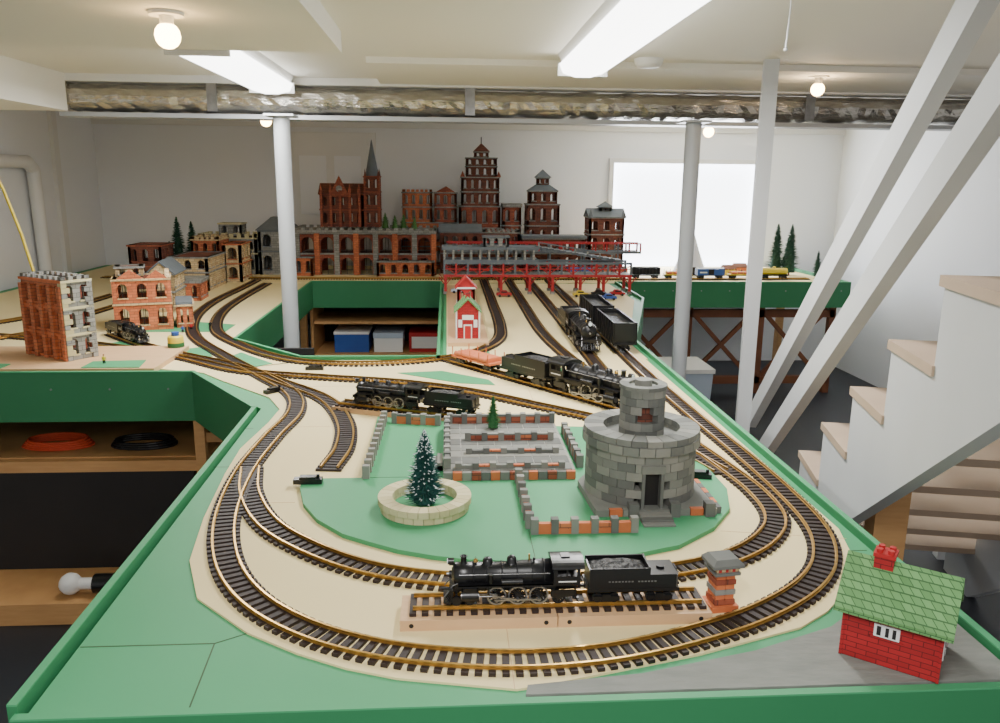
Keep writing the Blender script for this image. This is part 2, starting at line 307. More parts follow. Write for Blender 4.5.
# ---------------------------------------------------------------- track
def resample(pts,step):
    P=[Vector((*q,0)) for q in pts]; P=[2*P[0]-P[1]]+P+[2*P[-1]-P[-2]]; out=[]
    for i in range(1,len(P)-2):
        for k in range(24):
            t=k/24; a,b_,c,d=P[i-1],P[i],P[i+1],P[i+2]
            out.append(.5*((2*b_)+(-a+c)*t+(2*a-5*b_+4*c-d)*t*t+(-a+3*b_-3*c+d)*t**3))
    out.append(P[-2]); S=[0]
    for i in range(1,len(out)): S.append(S[-1]+(out[i]-out[i-1]).length)
    n=max(2,int(S[-1]/step)); res=[]; j=0
    for k in range(n+1):
        s=S[-1]*k/n
        while j<len(S)-2 and S[j+1]<s: j+=1
        res.append(out[j].lerp(out[j+1],(s-S[j])/max(S[j+1]-S[j],1e-9)))
    return res
GA=.022
TB=Z+.004
def track(name,pts,z=TB,step=.0205):
    b=MB(); P=resample(pts,step); n=len(P)
    T=[(P[min(i+1,n-1)]-P[max(i-1,0)]).normalized() for i in range(n)]
    for q,t in zip(P,T):
        s=Vector((-t.y,t.x,0)); o=q+Vector((0,0,z))-t*.0058-s*.034
        b.para(o,t*.0116,s*.068,(0,0,.0065),TIE)
    for sg in (1,-1):
        prof=[(-.0028,.0065),(.0028,.0065),(.0028,.0078),(.0008,.0085),(.0008,.0105),(.0020,.0112),(.0020,.0132),(-.0020,.0132),(-.0020,.0112),(-.0008,.0105),(-.0008,.0085),(-.0028,.0078)]
        vs=[];k=len(prof)
        for q,t in zip(P,T):
            s=Vector((-t.y,t.x,0))
            for a,h in prof: vs.append(q+s*(sg*GA+a)+Vector((0,0,z+h)))
        b.add(vs,[(i*k+j,(i+1)*k+j,(i+1)*k+(j+1)%k,i*k+(j+1)%k) for i in range(n-1) for j in range(k)],BRASS)
    b.obj(name)
RT=.0132
t1=[(.785,6.1),(.785,4.6),(.785,3.59),(.79,2.95),(.805,2.44),(.823,2.08),(.828,1.81),(.815,1.6),(.765,1.452),(.68,1.34),(.555,1.248),(.42,1.185),(.276,1.14),(.137,1.125),(.003,1.137),(-.126,1.172),(-.249,1.24),(-.358,1.348),(-.44,1.5),(-.497,1.714),(-.524,1.998),(-.514,2.285),(-.494,2.543),(-.548,2.781),(-.712,3.05),(-.947,3.412),(-1.207,3.863),(-1.367,4.4),(-1.43,4.992),(-1.42,5.7),(-1.42,6.1)]
t2=[(.475,6.1),(.475,4.87),(.48,3.95),(.53,3.33),(.6,2.89),(.665,2.55),(.705,2.22),(.74,1.985),(.76,1.81),(.745,1.655),(.675,1.54),(.565,1.455),(.43,1.407),(.287,1.385),(.132,1.378),(-.02,1.397),(-.157,1.446),(-.288,1.544),(-.396,1.67),(-.475,1.845),(-.515,2.02)]
t4=[(.285,6.1),(.285,4.92),(.28,4.13),(.236,3.72),(.08,3.42),(-.193,3.27),(-.5,3.26),(-.72,3.38),(-.95,3.66),(-1.14,4.0),(-1.26,4.5),(-1.3,5.03),(-1.3,5.9)]
t5=[(-2.3,3.95),(-1.76,3.75),(-1.455,3.6),(-1.124,3.39),(-.817,3.135),(-.487,3.02),(-.178,2.93),(.08,2.79),(.30,2.60),(.50,2.41),(.64,2.18),(.72,1.95)]
t6=[(-.31,2.01),(-.294,2.19),(-.322,2.43),(-.42,2.70),(-.604,2.93),(-.838,3.2),(-1.145,3.45),(-1.40,3.68),(-1.62,3.93)]
t7=[(.0,3.33),(.12,3.17),(.24,3.01),(.43,2.76),(.59,2.545),(.66,2.42),(.7,2.25)]
t9=[(.63,6.1),(.63,4.4),(.625,3.5),(.625,3.05),(.64,2.72)]
for i,(t) in enumerate([t1,t2,t4,t5,t6,t7,t9,[(-2.3,3.6),(-2.15,3.75),(-2.0,4.0),(-1.98,4.5),(-1.9,5.2)],[(-2.6,4.0),(-2.35,4.2),(-2.2,4.6),(-2.15,5.3)],[(-2.6,6.25),(-1.4,6.2),(0,6.2),(1.4,6.2),(2.9,6.25)]]):
    track('model_railway_track' if i==0 else 'model_railway_track.%03d'%i,t,TB+.0001*(i%4))
k=0
for x,y,r in [(-.345,1.90,0),(.62,2.05,-.3),(.64,1.90,-.2),(-.62,2.82,.8),(-.53,3.17,0),(.40,2.97,.9),(.70,2.9,0)]:
    b=MB(); b.bx(-.035,.035,-.012,.012,0,.012,BLK); b.bx(-.02,.02,-.01,.01,.012,.018,BLK); b.cyl((.025,0,.012),(.025,0,.022),.004,IRON)
    b.obj('turnout_motor' if k==0 else 'turnout_motor.%03d'%k,(x,y,TB+.0101 if k in (0,1,2) else TB),r); k+=1

# ---------------------------------------------------------------- locomotives
def wheel(b,x,y,z,r,m=BLK,tyre=STEEL,w=.006,spokes=0):
    n=22; vs=[];
    ring=[(r*.82,y-w/2),(r,y-w/2),(r,y+w/2),(r*.82,y+w/2)]
    for i in range(n):
        t=2*math.pi*i/n
        for rr,yy in ring: vs.append((x+rr*math.cos(t),yy,z+rr*math.sin(t)))
    b.add(vs,[(i*4+j,((i+1)%n)*4+j,((i+1)%n)*4+(j+1)%4,i*4+(j+1)%4) for i in range(n) for j in range(4)],tyre)
    if spokes:
        for i in range(spokes):
            t=math.pi*i/spokes; c,s=math.cos(t),math.sin(t); R_=r*.85
            b.para((x-c*R_+s*.0008,y-.0015,z-s*R_-c*.0008),(2*c*R_,0,2*s*R_),(0,.003,0),(-s*.0016,0,c*.0016),m)
        b.cyl((x,y-w/2,z),(x,y+w/2,z),r*.28,m,n=12)
    else: b.cyl((x,y-w*.4,z),(x,y+w*.4,z),r*.84,m,n=16)
def truck(b,x,g,r=.0085):
    for dx in (-.014,.014):
        for s in (1,-1): wheel(b,x+dx,s*g,r,r,BLK,IRON,.005)
        b.cyl((x+dx,-g,r),(x+dx,g,r),.002,IRON,n=8)
    for s in (1,-1):
        b.bx(x-.022,x+.022,s*(g+.004)-.002,s*(g+.004)+.002,r-.003,r+.004,BLK)
        b.ext([(x-.01,s*(g+.004)-.003,r-.005),(x+.01,s*(g+.004)-.003,r-.005),(x+.006,s*(g+.004)-.003,r+.008),(x-.006,s*(g+.004)-.003,r+.008)],(0,.006,0),BLK)
def loco(name,loc,rz,sc=1.0,drv=3):
    b=MB(); g=GA/sc; zc=.046
    b.lathe([(.0001,.018),(.010,.018),(.012,.020),(.0165,.021),(.0195,.024),(.0195,.052),(.0188,.053),(.0188,.1),(.021,.15),(.0225,.185),(.0001,.186)],(0,0,zc),BLK,28,'x')
    for xx in (.053,.075,.1,.125,.15,.17): b.lathe([(.0200+max(0,(xx-.1))*.035,xx),(.0206+max(0,(xx-.1))*.035,xx+.0005),(.0206+max(0,(xx-.1))*.035,xx+.002),(.0200+max(0,(xx-.1))*.035,xx+.0025)],(0,0,zc),IRON,28,'x')
    b.cyl((.014,0,zc),(.019,0,zc),.006,IRON); b.cyl((.010,0,zc+.0),(.0145,0,zc),.0025,STEEL)
    b.cyl((.012,0,zc+.023),(.022,0,zc+.023),.0055,BLK); b.cyl((.0105,0,zc+.023),(.0125,0,zc+.023),.0045,SNOW); b.bx(.014,.022,-.002,.002,zc+.016,zc+.023,BLK)
    b.lathe([(.0065,.0),(.005,.004),(.005,.013),(.0065,.015),(.004,.015),(.004,.005)],(.038,0,zc+.017),BLK)
    b.lathe([(.010,0),(.0085,.003),(.0085,.008),(.006,.0115),(.0001,.0125)],(.078,0,zc+.016),BLK)
    b.lathe([(.010,0),(.008,.003),(.008,.009),(.005,.012),(.0001,.013)],(.118,0,zc+.018),BLK)
    b.lathe([(.0042,0),(.003,.004),(.0001,.006)],(.058,0,zc+.0215),BRASS); b.bx(.0575,.0585,-.005,.005,zc+.019,zc+.028,BLK)
    b.cyl((.148,.004,zc+.02),(.148,.004,zc+.031),.0015,BRASS,n=8); b.cyl((.155,-.004,zc+.02),(.155,-.004,zc+.028),.002,BLK,n=8)
    for s in (1,-1):
        y0,y1=sorted((s*.017,s*.0285)); b.bx(.028,.185,y0,y1,.0365,.0385,BLK); b.bx(.028,.185,*sorted((s*.0285,s*.0278)),.034,.0385,IRON)
        b.tube([(.03,s*.0215,zc+.008),(.18,s*.0235,zc+.009)],.0008,STEEL,6)
        for q in (.05,.09,.13,.17): b.cyl((q,s*.019,zc+.007),(q,s*.0225,zc+.0085),.0008,STEEL,n=6)
        b.tube([(.006,s*.02,.015),(.02,s*.018,.034),(.03,s*.018,.038)],.001,STEEL,6)
        b.cyl((.10,s*.023,.041),(.135,s*.023,.041),.0055,BLK,n=12)
        b.cyl((.082,s*.0235,.039),(.082,s*.0235,.055),.004,BLK,n=10)
        b.cyl((.034,s*.0255,.019),(.062,s*.0255,.019),.0095,BLK,n=18); b.cyl((.033,s*.0255,.019),(.063,s*.0255,.019),.006,STEEL,n=14)
        b.bx(.037,.059,*sorted((s*.018,s*.031)),.024,.034,BLK)
        b.cyl((.062,s*.0285,.0185),(.088,s*.0285,.0185),.0012,STEEL,n=8); b.bx(.064,.09,*sorted((s*.0275,s*.0295)),.0215,.0235,STEEL); b.bx(.085,.093,*sorted((s*.027,s*.030)),.0145,.0225,STEEL)
        yy=max(g+.006,.0265)
        dx=[.092,.127,.162]
        for q in dx: wheel(b,q,s*g,.0165,.0165,BLK,STEEL,.006,7)
        b.bx(.088,.166,*sorted((s*yy,s*(yy+.0018))),.0095,.0125,STEEL)
        b.para((.088,s*(yy+.002),.0175),(.04,0,-.0075),(0,s*.0016,0),(0,0,.0028),STEEL)
        for q in dx: b.cyl((q,s*(g),.011),(q,s*(yy+.004),.011),.0026,STEEL,n=10)
        b.bx(.076,.08,*sorted((s*.018,s*.030)),.022,.037,BLK)
        for q in (.028,.05): wheel(b,q-.002,s*g,.008,.008,BLK,IRON,.005)
        wheel(b,.195,s*g,.0105,.0105,BLK,IRON,.005,6)
        b.bx(.182,.225,*sorted((s*.024,s*.021)),.012,.024,BLK)
        b.bx(.218,.228,*sorted((s*.022,s*.028)),.010,.012,BLK); b.bx(.2225,.2235,*sorted((s*.022,s*.028)),.010,.035,BLK)
    for q in (.092,.127,.162,.026,.048,.195): b.cyl((q,-g,.012 if q<.18 and q>.06 else .008),(q,g,.012 if q<.18 and q>.06 else .008),.002,IRON,n=8)
    b.bx(.02,.225,-.012,.012,.02,.032,BLK); b.bx(.14,.19,-.019,.019,.024,.042,BLK); b.bx(.024,.06,-.016,.016,.026,.038,BLK)
    b.bx(.014,.02,-.028,.028,.022,.030,BLK)
    for i in range(11):
        y=-.026+i*.0052; b.para((.0185,y-.001,.022),(-.014*(1-abs(y)/.04),0,-.018),(0,.002,0),(.002,0,0),BLK)
    b.bx(.004,.02,-.022,.022,.004,.006,BLK); b.cyl((.0,0,.02),(.014,0,.02),.0025,IRON,n=8)
    for s in (1,-1):
        y0,y1=sorted((s*.0275,s*.0262))
        b.bx(.186,.23,y0,y1,.034,.050,BLK); b.bx(.186,.192,y0,y1,.05,.066,BLK); b.bx(.207,.2095,y0,y1,.05,.066,BLK); b.bx(.225,.23,y0,y1,.05,.066,BLK); b.bx(.186,.23,y0,y1,.062,.067,BLK)
        b.bx(.194,.224,*sorted((s*.028,s*.0276)),.0405,.0425,TRIM)
    b.bx(.186,.1875,-.027,.027,.034,.055,BLK); b.bx(.186,.1875,-.027,-.021,.055,.067,BLK); b.bx(.186,.1875,.021,.027,.055,.067,BLK); b.bx(.186,.1875,-.027,.027,.062,.069,BLK)
    arc=[(.183,-.030,.0645)]+[(.183,.030*math.sin(a),.0645+.0105*math.cos(a)) for a in [math.radians(-75+15*i) for i in range(11)]]+[(.183,.030,.0645)]
    b.ext(arc,(.054,0,0),BLK); b.bx(.20,.215,-.008,.008,.0745,.0765,BLK); b.bx(.188,.232,-.026,.026,.033,.035,IRON)
    X=.243
    b.bx(X-.012,X+.002,-.003,.003,.018,.022,IRON)
    b.bx(X,X+.155,-.027,.027,.020,.026,BLK); b.bx(X+.003,X+.152,-.0262,.0262,.026,.050,BLK)
    for s in (1,-1):
        y0,y1=sorted((s*.0262,s*.0247)); b.bx(X+.003,X+.105,y0,y1,.050,.061,BLK); b.bx(X+.003,X+.105,y0-.0005,y1+.0005,.0605,.0618,IRON)
        for j in range(15):
            if j not in (8,): b.bx(X+.035+j*.0055,X+.0385+j*.0055,*sorted((s*.0264,s*.0262)),.037,.0395,STEEL)
        b.tube([(X+.15,s*.027,.028),(X+.15,s*.027,.05)],.0007,STEEL,6)
    b.bx(X+.003,X+.006,-.026,.026,.05,.058,BLK); b.bx(X+.102,X+.105,-.026,.026,.05,.063,BLK)
    nx,ny=16,8; vs=[]
    for i in range(nx+1):
        for j in range(ny+1):
            h=.0515+.011*math.sin(math.pi*i/nx)**.5*math.sin(math.pi*(j+.3)/(ny+.6))**.5+random.uniform(-.0012,.0012)
            vs.append((X+.006+.096*i/nx,-.0247+.0494*j/ny,h))
    b.add(vs,[(i*(ny+1)+j,(i+1)*(ny+1)+j,(i+1)*(ny+1)+j+1,i*(ny+1)+j+1) for i in range(nx) for j in range(ny)],COAL)
    b.cyl((X+.128,0,.05),(X+.128,0,.054),.007,BLK); b.bx(X+.152,X+.154,-.01,.01,.03,.052,IRON); b.cyl((X+.155,0,.02),(X+.162,0,.02),.0025,IRON,n=8)
    truck(b,X+.032,g); truck(b,X+.122,g)
    return b.obj(name,loc,rz,sc)
def display(name,loc,rz,L,W=.072,H=.018,cut=None):
    b=MB()
    cuts=cut or [0,L]
    for a,c in zip(cuts[:-1],cuts[1:]):
        b.bx(a+.0008,c-.0008,-W/2,W/2,0,H,WOODB); b.cyl((a+.02,-W/2-.0005,H/2),(a+.02,-W/2+.002,H/2),.004,DARK); b.cyl((c-.02,-W/2-.0005,H/2),(c-.02,-W/2+.002,H/2),.004,DARK)
    b.obj(name,loc,rz)
display('display_board',(-.082,1.272,TB),0,.54,.086,.020,[0,.27,.54])
track('model_railway_track.010',[(-.06,1.275),(.2,1.275),(.445,1.275)],TB+.020)
loco('steam_locomotive',(-.012,1.275,TB+.020+RT),0,1.04)
a=math.atan2(-.21,.505); ca,sa=math.cos(a),math.sin(a); BX,BY=-.365,2.605
display('display_board.001',(BX,BY,TB),a,.54,.076,.016)
track('model_railway_track.011',[(BX+.015*ca,BY+.015*sa),(BX+.27*ca,BY+.27*sa),(BX+.53*ca,BY+.53*sa)],TB+.016)
loco('steam_locomotive.001',(BX+.06*ca,BY+.06*sa,TB+.016+RT),a,1.1)
loco('steam_locomotive.002',(.622,2.50,TB+RT+.001),math.radians(127),1.6)
loco('steam_locomotive.003',(.628,3.40,TB+RT+.001),math.radians(90),1.8)
loco('steam_locomotive.004',(-1.36,3.645,TB+RT+.001),math.radians(132),1.0)
def car(name,loc,rz,L,W,H,m,kind='hopper',sc=1):
    b=MB(); g=GA
    b.bx(0,L,-.012,.012,.018,.026,BLK)
    truck(b,.035,g,.011); truck(b,L-.035,g,.011)
    if kind=='hopper':
        for s in (1,-1):
            y0,y1=sorted((s*W/2,s*(W/2-.003))); b.bx(0,L,y0,y1,.03,H,m); b.bx(0,L,y0-.002,y1+.002,H-.004,H,m)
            for i in range(9): x=i*(L-.004)/8; b.bx(x,x+.004,*sorted((s*W/2,s*(W/2+.004))),.03,H,m)
        b.bx(0,.003,-W/2,W/2,.05,H,m); b.bx(L-.003,L,-W/2,W/2,.05,H,m); b.bx(0,L,-W/2,W/2,.03,.034,m)
        b.bx(.01,L-.01,-W/2+.003,W/2-.003,.034,H-.02,COAL)
    elif kind=='flat':
        b.bx(0,L,-W/2,W/2,.026,.034,m)
        for i in range(5): b.cyl((.02,-W/2+.012+i*W/5.2,.043),(L-.02,-W/2+.012+i*W/5.2,.043),.009,ORG,n=10)
        for i in range(5): x=.01+i*(L-.02)/4; b.bx(x-.002,x+.002,-W/2-.002,-W/2,.03,.07,m); b.bx(x-.002,x+.002,W/2,W/2+.002,.03,.07,m)
    elif kind=='box':
        b.bx(0,L,-W/2,W/2,.026,H-.01,m); b.ext([(0,-W/2-.003,H-.012),(0,0,H),(0,W/2+.003,H-.012)],(L,0,0),BLK)
        for s in (1,-1): b.bx(L*.4,L*.6,*sorted((s*W/2,s*(W/2+.002))),.03,H-.014,IRON); b.bx(.02,L*.35,*sorted((s*W/2,s*(W/2+.0008))),H*.5,H*.62,TRIM)
    elif kind=='tank':
        b.bx(0,L,-W/2,W/2,.024,.03,BLK); b.cyl((.008,0,.055),(L-.008,0,.055),.026,m,n=20); b.cyl((L/2,0,.078),(L/2,0,.092),.012,m); 
    b.cyl((-.012,0,.02),(L+.012,0,.02),.003,IRON,n=8)
    b.obj(name,loc,rz,sc)
ZR=TB+RT+.001
car('coal_hopper_car',(.785,3.42,ZR),math.radians(90),.42,.10,.13,BLK)
car('coal_hopper_car.001',(.785,3.92,ZR),math.radians(90),.42,.10,.13,IRON)
car('log_flat_car',(.20,3.065,ZR),math.radians(128),.24,.085,.085,ORG,'flat')
cols=[(RED,'box'),(YEL,'flat'),(BLK,'hopper'),(BLUE,'tank'),(ORG,'box'),(IRON,'hopper'),(YEL,'flat'),(BLUE,'box'),(YEL,'flat'),(YEL,'tank')]
for i,(m,kd) in enumerate(cols):
    car('freight_car' if i==0 else 'freight_car.%03d'%i,(.15+i*.26,6.2+ (0.006 if i>6 else 0),ZR),math.radians(.8) if i>6 else 0,.22,.07,.085,m,kd)
def auto(name,loc,rz,m):
    b=MB(); b.ext([(0,-.022,.01),(.10,-.022,.01),(.10,-.022,.024),(.078,-.022,.027),(.066,-.022,.041),(.032,-.022,.041),(.022,-.022,.027),(0,-.022,.024)],(0,.044,0),m)
    b.bx(.03,.068,-.0225,.0225,.028,.037,DARK)
    for x in (.02,.08):
        for y in (-.021,.021): b.cyl((x,y-.003,.009),(x,y+.003,.009),.009,BLK,n=12)
    b.obj(name,loc,rz)
for i,(x,y,z,m) in enumerate([(.33,5.25,TB,RED),(.84,5.25,TB,YEL),(.97,5.28,TB,IRON),(1.1,5.3,TB,RED),(.88,4.98,TB,TRIM),(1.0,5.1,TB,BLUE),(.03,5.3,TB+.018,PALEB)]):
    auto('toy_car' if i==0 else 'toy_car.%03d'%i,(x,y,z+.0005),0,m)

# ---------------------------------------------------------------- block buildings
def spandrel(b,o,u,th,u0,u1,zs,z1,m):
    c=(u0+u1)/2; r=(u1-u0)/2; k=5; n=Vector((-u.y,u.x,0))
    for sg in (-1,1):
        pts=[(c+sg*r,zs)]+[(c+sg*r*math.cos(t),zs+(z1-zs)*math.sin(t)) for t in [math.pi/2*i/k for i in range(1,k+1)]]+[(c+sg*r,z1)]
        b.ext([o+u*x+Vector((0,0,z)) for x,z in pts],n*th,m)
def wall(b,o,u,L,z0,z1,nw,m,th=.02,trim=None,frac=.5,arch=True,sill=.22,head=.2):
    o=Vector(o);u=Vector(u).normalized();n=Vector((-u.y,u.x,0)); H=z1-z0
    def pc(a,c,za,zb,mm=m,tt=th,off=0): b.para(o+u*a+n*off+Vector((0,0,za)),u*(c-a),n*tt,(0,0,zb-za),mm)
    if nw==0: pc(0,L,z0,z1)
    else:
        s=z0+H*sill; t=z1-H*head; pc(0,L,z0,s); pc(0,L,t,z1); w=L/nw*frac; gap=(L-w*nw)/(nw)
        xs=[gap/2+i*(w+gap) for i in range(nw)]; e=0
        for x in xs: pc(e,x,s,t); e=x+w
        pc(e,L,s,t)
        for x in xs:
            if arch: spandrel(b,o,u,th,x,x+w,t-min(w/2,(t-s)*.4),t,m)
            if trim: pc(x-.004,x+w+.004,s-.006,s,trim,th+.006,-.004)
            if w>.03: pc(x+w/2-.0015,x+w/2+.0015,s,t,DARK,.004,th*.5)
    if trim: pc(-.006,L+.006,z1-.010,z1,trim,th+.008,-.007)
def block(b,x0,x1,y0,y1,z0,floors,m,nx=3,ny=2,trim=None,**kw):
    z=z0
    for h in floors:
        wall(b,(x0,y0,0),(1,0,0),x1-x0,z,z+h,nx,m,trim=trim,**kw); wall(b,(x1,y0,0),(0,1,0),y1-y0,z,z+h,ny,m,trim=trim,**kw)
        wall(b,(x1,y1,0),(-1,0,0),x1-x0,z,z+h,nx,m,trim=trim,**kw); wall(b,(x0,y1,0),(0,-1,0),y1-y0,z,z+h,ny,m,trim=trim,**kw)
        z+=h
        b.bx(x0+.01,x1-.01,y0+.01,y1-.01,z-.012,z-.004,BRK_D)
    return z
def crenel(b,x0,x1,y0,y1,z,m,s=.02,h=.02):
    n=max(2,int((x1-x0)/(2*s)))
    for i in range(n+1):
        x=x0+(x1-x0-s)*i/n; b.bx(x,x+s,y0,y0+.02,z,z+h,m); b.bx(x,x+s,y1-.02,y1,z,z+h,m)
    n=max(2,int((y1-y0)/(2*s)))
    for i in range(n+1):
        y=y0+(y1-y0-s)*i/n; b.bx(x0,x0+.02,y,y+s,z,z+h,m); b.bx(x1-.02,x1,y,y+s,z,z+h,m)
def pyr(b,x0,x1,y0,y1,z,h,m,top=.0):
    cx,cy=(x0+x1)/2,(y0+y1)/2; a=[(x0,y0,z),(x1,y0,z),(x1,y1,z),(x0,y1,z)]; 
    if top==0: b.add(a+[(cx,cy,z+h)],[(0,1,4),(1,2,4),(2,3,4),(3,0,4),(3,2,1,0)],m)
    else:
        w=(x1-x0)/2*top; d=(y1-y0)/2*top
        b.add(a+[(cx-w,cy-d,z+h),(cx+w,cy-d,z+h),(cx+w,cy+d,z+h),(cx-w,cy+d,z+h)],[(0,1,5,4),(1,2,6,5),(2,3,7,6),(3,0,4,7),(4,5,6,7),(3,2,1,0)],m)
def gable(b,x0,x1,y0,y1,z,h,m,roof,axis='x',ov=.012):
    if axis=='x':
        cy=(y0+y1)/2
        b.ext([(x0,y0,z),(x0,y1,z),(x0,cy,z+h)],(x1-x0,0,0),m)
        for s,yy in ((-1,y0-ov),(1,y1+ov)):
            dz=h*ov/((y1-y0)/2); b.ext([(x0-ov,yy,z-dz+.001),(x0-ov,cy,z+h+.001),(x0-ov,cy,z+h+.011),(x0-ov,yy,z-dz+.009)],(x1-x0+2*ov,0,0),roof)
    else:
        cx=(x0+x1)/2
        b.ext([(x0,y0,z),(x1,y0,z),(cx,y0,z+h)],(0,y1-y0,0),m)
        for xx in (x0-ov,x1+ov):
            dz=h*ov/((x1-x0)/2); b.ext([(xx,y0-ov,z-dz+.001),(cx,y0-ov,z+h+.001),(cx,y0-ov,z+h+.011),(xx,y0-ov,z-dz+.009)],(0,y1-y0+2*ov,0),roof)
def quoins(b,x0,x1,y0,y1,z0,z1,m,s=.018):
    n=int((z1-z0)/.02)
    for i in range(n):
        w=s*(1.5 if i%2 else 1); z=z0+i*.02
        for xa,xb in ((x0-.003,x0+w),(x1-w,x1+.003)):
            b.bx(xa,xb,y0-.003,y0+w,z,z+.019,m); b.bx(xa,xb,y1-w,y1+.003,z,z+.019,m)
b=MB(); top=block(b,-1.18,-.1,6.5,6.85,TB,[.17,.16],BRK_R,7,3,STONE,frac=.62,sill=.02); 
for i in range(8): x=-1.18+i*1.08/7-.02; b.bx(max(x,-1.2),max(x,-1.2)+.04,6.47,6.5,TB,top,BRK_O if i%2 else STONE)
b.bx(-1.2,-.08,6.46,6.88,top,top+.025,STONE); crenel(b,-1.2,-.08,6.46,6.88,top+.025,STONE,.03,.02)
block(b,-1.2,-1.05,6.40,6.46,TB,[.15],BRK_O,2,1,STONE); block(b,-.55,-.1,6.38,6.46,TB,[.12],BRK_O,5,1,STONE); b.obj('brick_viaduct_building')
b=MB(); z0=top+.046
z=block(b,-1.0,-.66,6.56,6.78,z0,[.14,.12],BRK_D,5,2,BRK_R,frac=.5); gable(b,-1.0,-.66,6.56,6.78,z,.07,BRK_R,BRK_D,'x')
for i in range(5): x=-1.0+i*.075; b.bx(x,x+.02,6.54,6.57,z0,z+.02,BRK_R); pyr(b,x-.002,x+.022,6.538,6.572,z+.02,.06,BRK_R)
z=block(b,-.65,-.53,6.56,6.70,z0,[.14,.14,.12],BRK_D,2,2,BRK_R,frac=.5); quoins(b,-.65,-.53,6.56,6.70,z0,z,BRK_R,.012)
for x in (-.65,-.545): pyr(b,x,x+.018,6.56,6.578,z,.06,BRK_D); pyr(b,x,x+.018,6.68,6.698,z,.06,BRK_D)
b.cyl((-.59,6.63,z),(-.59,6.63,z+.28),.055,BLUEG,r1=.003,n=8)
b.ext([(-.925,6.545,z0+.24),(-.765,6.545,z0+.24),(-.845,6.545,z0+.40)],(0,.02,0),BRK_R); b.cyl((-.845,6.54,z0+.3),(-.845,6.545,z0+.3),.025,STONE)
b.obj('brick_church',(0,0,0))
b=MB(); z=block(b,-.38,-.02,6.92,7.12,TB,[.2,.2],BRK_O,4,2,STONE); z=block(b,-.37,-.12,6.93,7.1,z,[.13,.12],BRK_O,4,2,STONE); crenel(b,-.37,-.12,6.93,7.1,z,BRK_O)
z2=block(b,-.10,.09,6.93,7.1,TB+.4,[.13,.12],BRK_R,3,2,STONE); b.ext([(-.09,6.93,z2),(.08,6.93,z2),(.0,6.93,z2+.05)],(0,.02,0),BRK_R); b.obj('brick_city_building')
b=MB(); z=block(b,.11,.46,6.9,7.15,TB,[.18,.18,.18],BRK_R,4,3,STONE); z=block(b,.13,.45,6.92,7.13,z,[.12,.12],BRK_D,5,3,STONE,frac=.45)
z=block(b,.17,.43,6.94,7.11,z,[.09,.07],BRK_D,4,3,STONE,frac=.45); z=block(b,.24,.36,6.97,7.08,z,[.05],BRK_D,2,2,STONE); pyr(b,.23,.37,6.96,7.09,z,.07,BRK_D); b.cyl((.3,7.025,z+.06),(.3,7.025,z+.12),.005,BLUEG)
for x in (.13,.435): pyr(b,x-.01,x+.03,6.91,6.95,TB+.78,.05,BRK_R)
b.obj('brick_tower')
b=MB(); z=block(b,.485,.64,6.92,7.12,TB,[.2,.18,.16],BRK_R,2,2,STONE); b.bx(.48,.65,6.91,7.13,z,z+.02,STONE); b.obj('narrow_brick_building')
b=MB(); z=block(b,-.05,.60,6.6,6.78,TB,[.17,.17],BRK_D,8,2,STONE,frac=.55); gable(b,-.05,.28,6.6,6.78,z,.05,BRK_R,BLUEG,'x'); crenel(b,.3,.60,6.6,6.78,z,STONE); b.obj('stone_trimmed_mill')
b=MB(); z=block(b,.69,.97,6.92,7.14,TB,[.19,.19,.18],BRK_D,3,2,STONE,frac=.5); z=block(b,.71,.95,6.94,7.12,z,[.11],BRK_D,3,2,STONE); pyr(b,.70,.96,6.93,7.13,z,.05,BLUEG,.45)
z=block(b,.78,.88,6.98,7.08,z+.05,[.06],BRK_D,2,2,STONE); pyr(b,.76,.90,6.96,7.10,z,.07,BLUEG); b.obj('bell_tower')
b=MB(); z=block(b,.63,1.14,6.62,6.80,TB,[.17,.12],BRK_D,6,2,STONE,frac=.6); b.bx(.62,1.16,6.60,6.82,z,z+.02,BLUEG); b.obj('brick_arcade')
b=MB(); z=block(b,1.20,1.50,6.75,6.98,TB,[.17,.15,.14],BRK_D,3,2,STONE); gable(b,1.20,1.50,6.75,6.98,z,.06,BLUEG,BLUEG,'x'); z3=block(b,1.30,1.40,6.82,6.9,z+.04,[.04],STONE,1,1,None); pyr(b,1.28,1.42,6.8,6.92,z3,.05,BLUEG)
for x in (1.20,1.48): pyr(b,x-.01,x+.03,6.74,6.77,z,.07,BLUEG)
b.obj('gabled_brick_chapel')
b=MB(); z=block(b,-1.95,-1.5,6.5,6.8,TB,[.17,.12],STONE,4,3,CRST); z=block(b,-1.48,-1.22,6.48,6.8,TB,[.19,.16],STONE,2,3,BLUEG); pyr(b,-1.5,-1.2,6.46,6.82,z,.1,BLUEG,.3)
crenel(b,-1.95,-1.5,6.5,6.8,TB+.29,CRST,.03,.03); z=block(b,-1.8,-1.62,6.55,6.7,TB+.3,[.1],STONE,2,2,CRST); b.obj('stone_station_building')
b=MB(); z=block(b,-1.86,-1.6,5.5,5.95,TB,[.13,.10],BRK_T,3,5,STONE); z=block(b,-1.86,-1.66,6.02,6.3,TB,[.17,.14],BRK_O,3,3,BRK_T); crenel(b,-1.86,-1.66,6.02,6.3,z,BRK_T); z=block(b,-1.63,-1.5,6.0,6.3,TB,[.14,.14],BRK_T,1,3,BRK_O); b.obj('tan_row_houses')
b=MB(); z=block(b,-2.15,-1.93,5.6,5.85,TB,[.16,.14],BRK_D,3,3,BRK_R); b.obj('small_brick_warehouse')
b=MB(); z=0; X0,X1,Y0,Y1=-.14,.14,-.06,.06
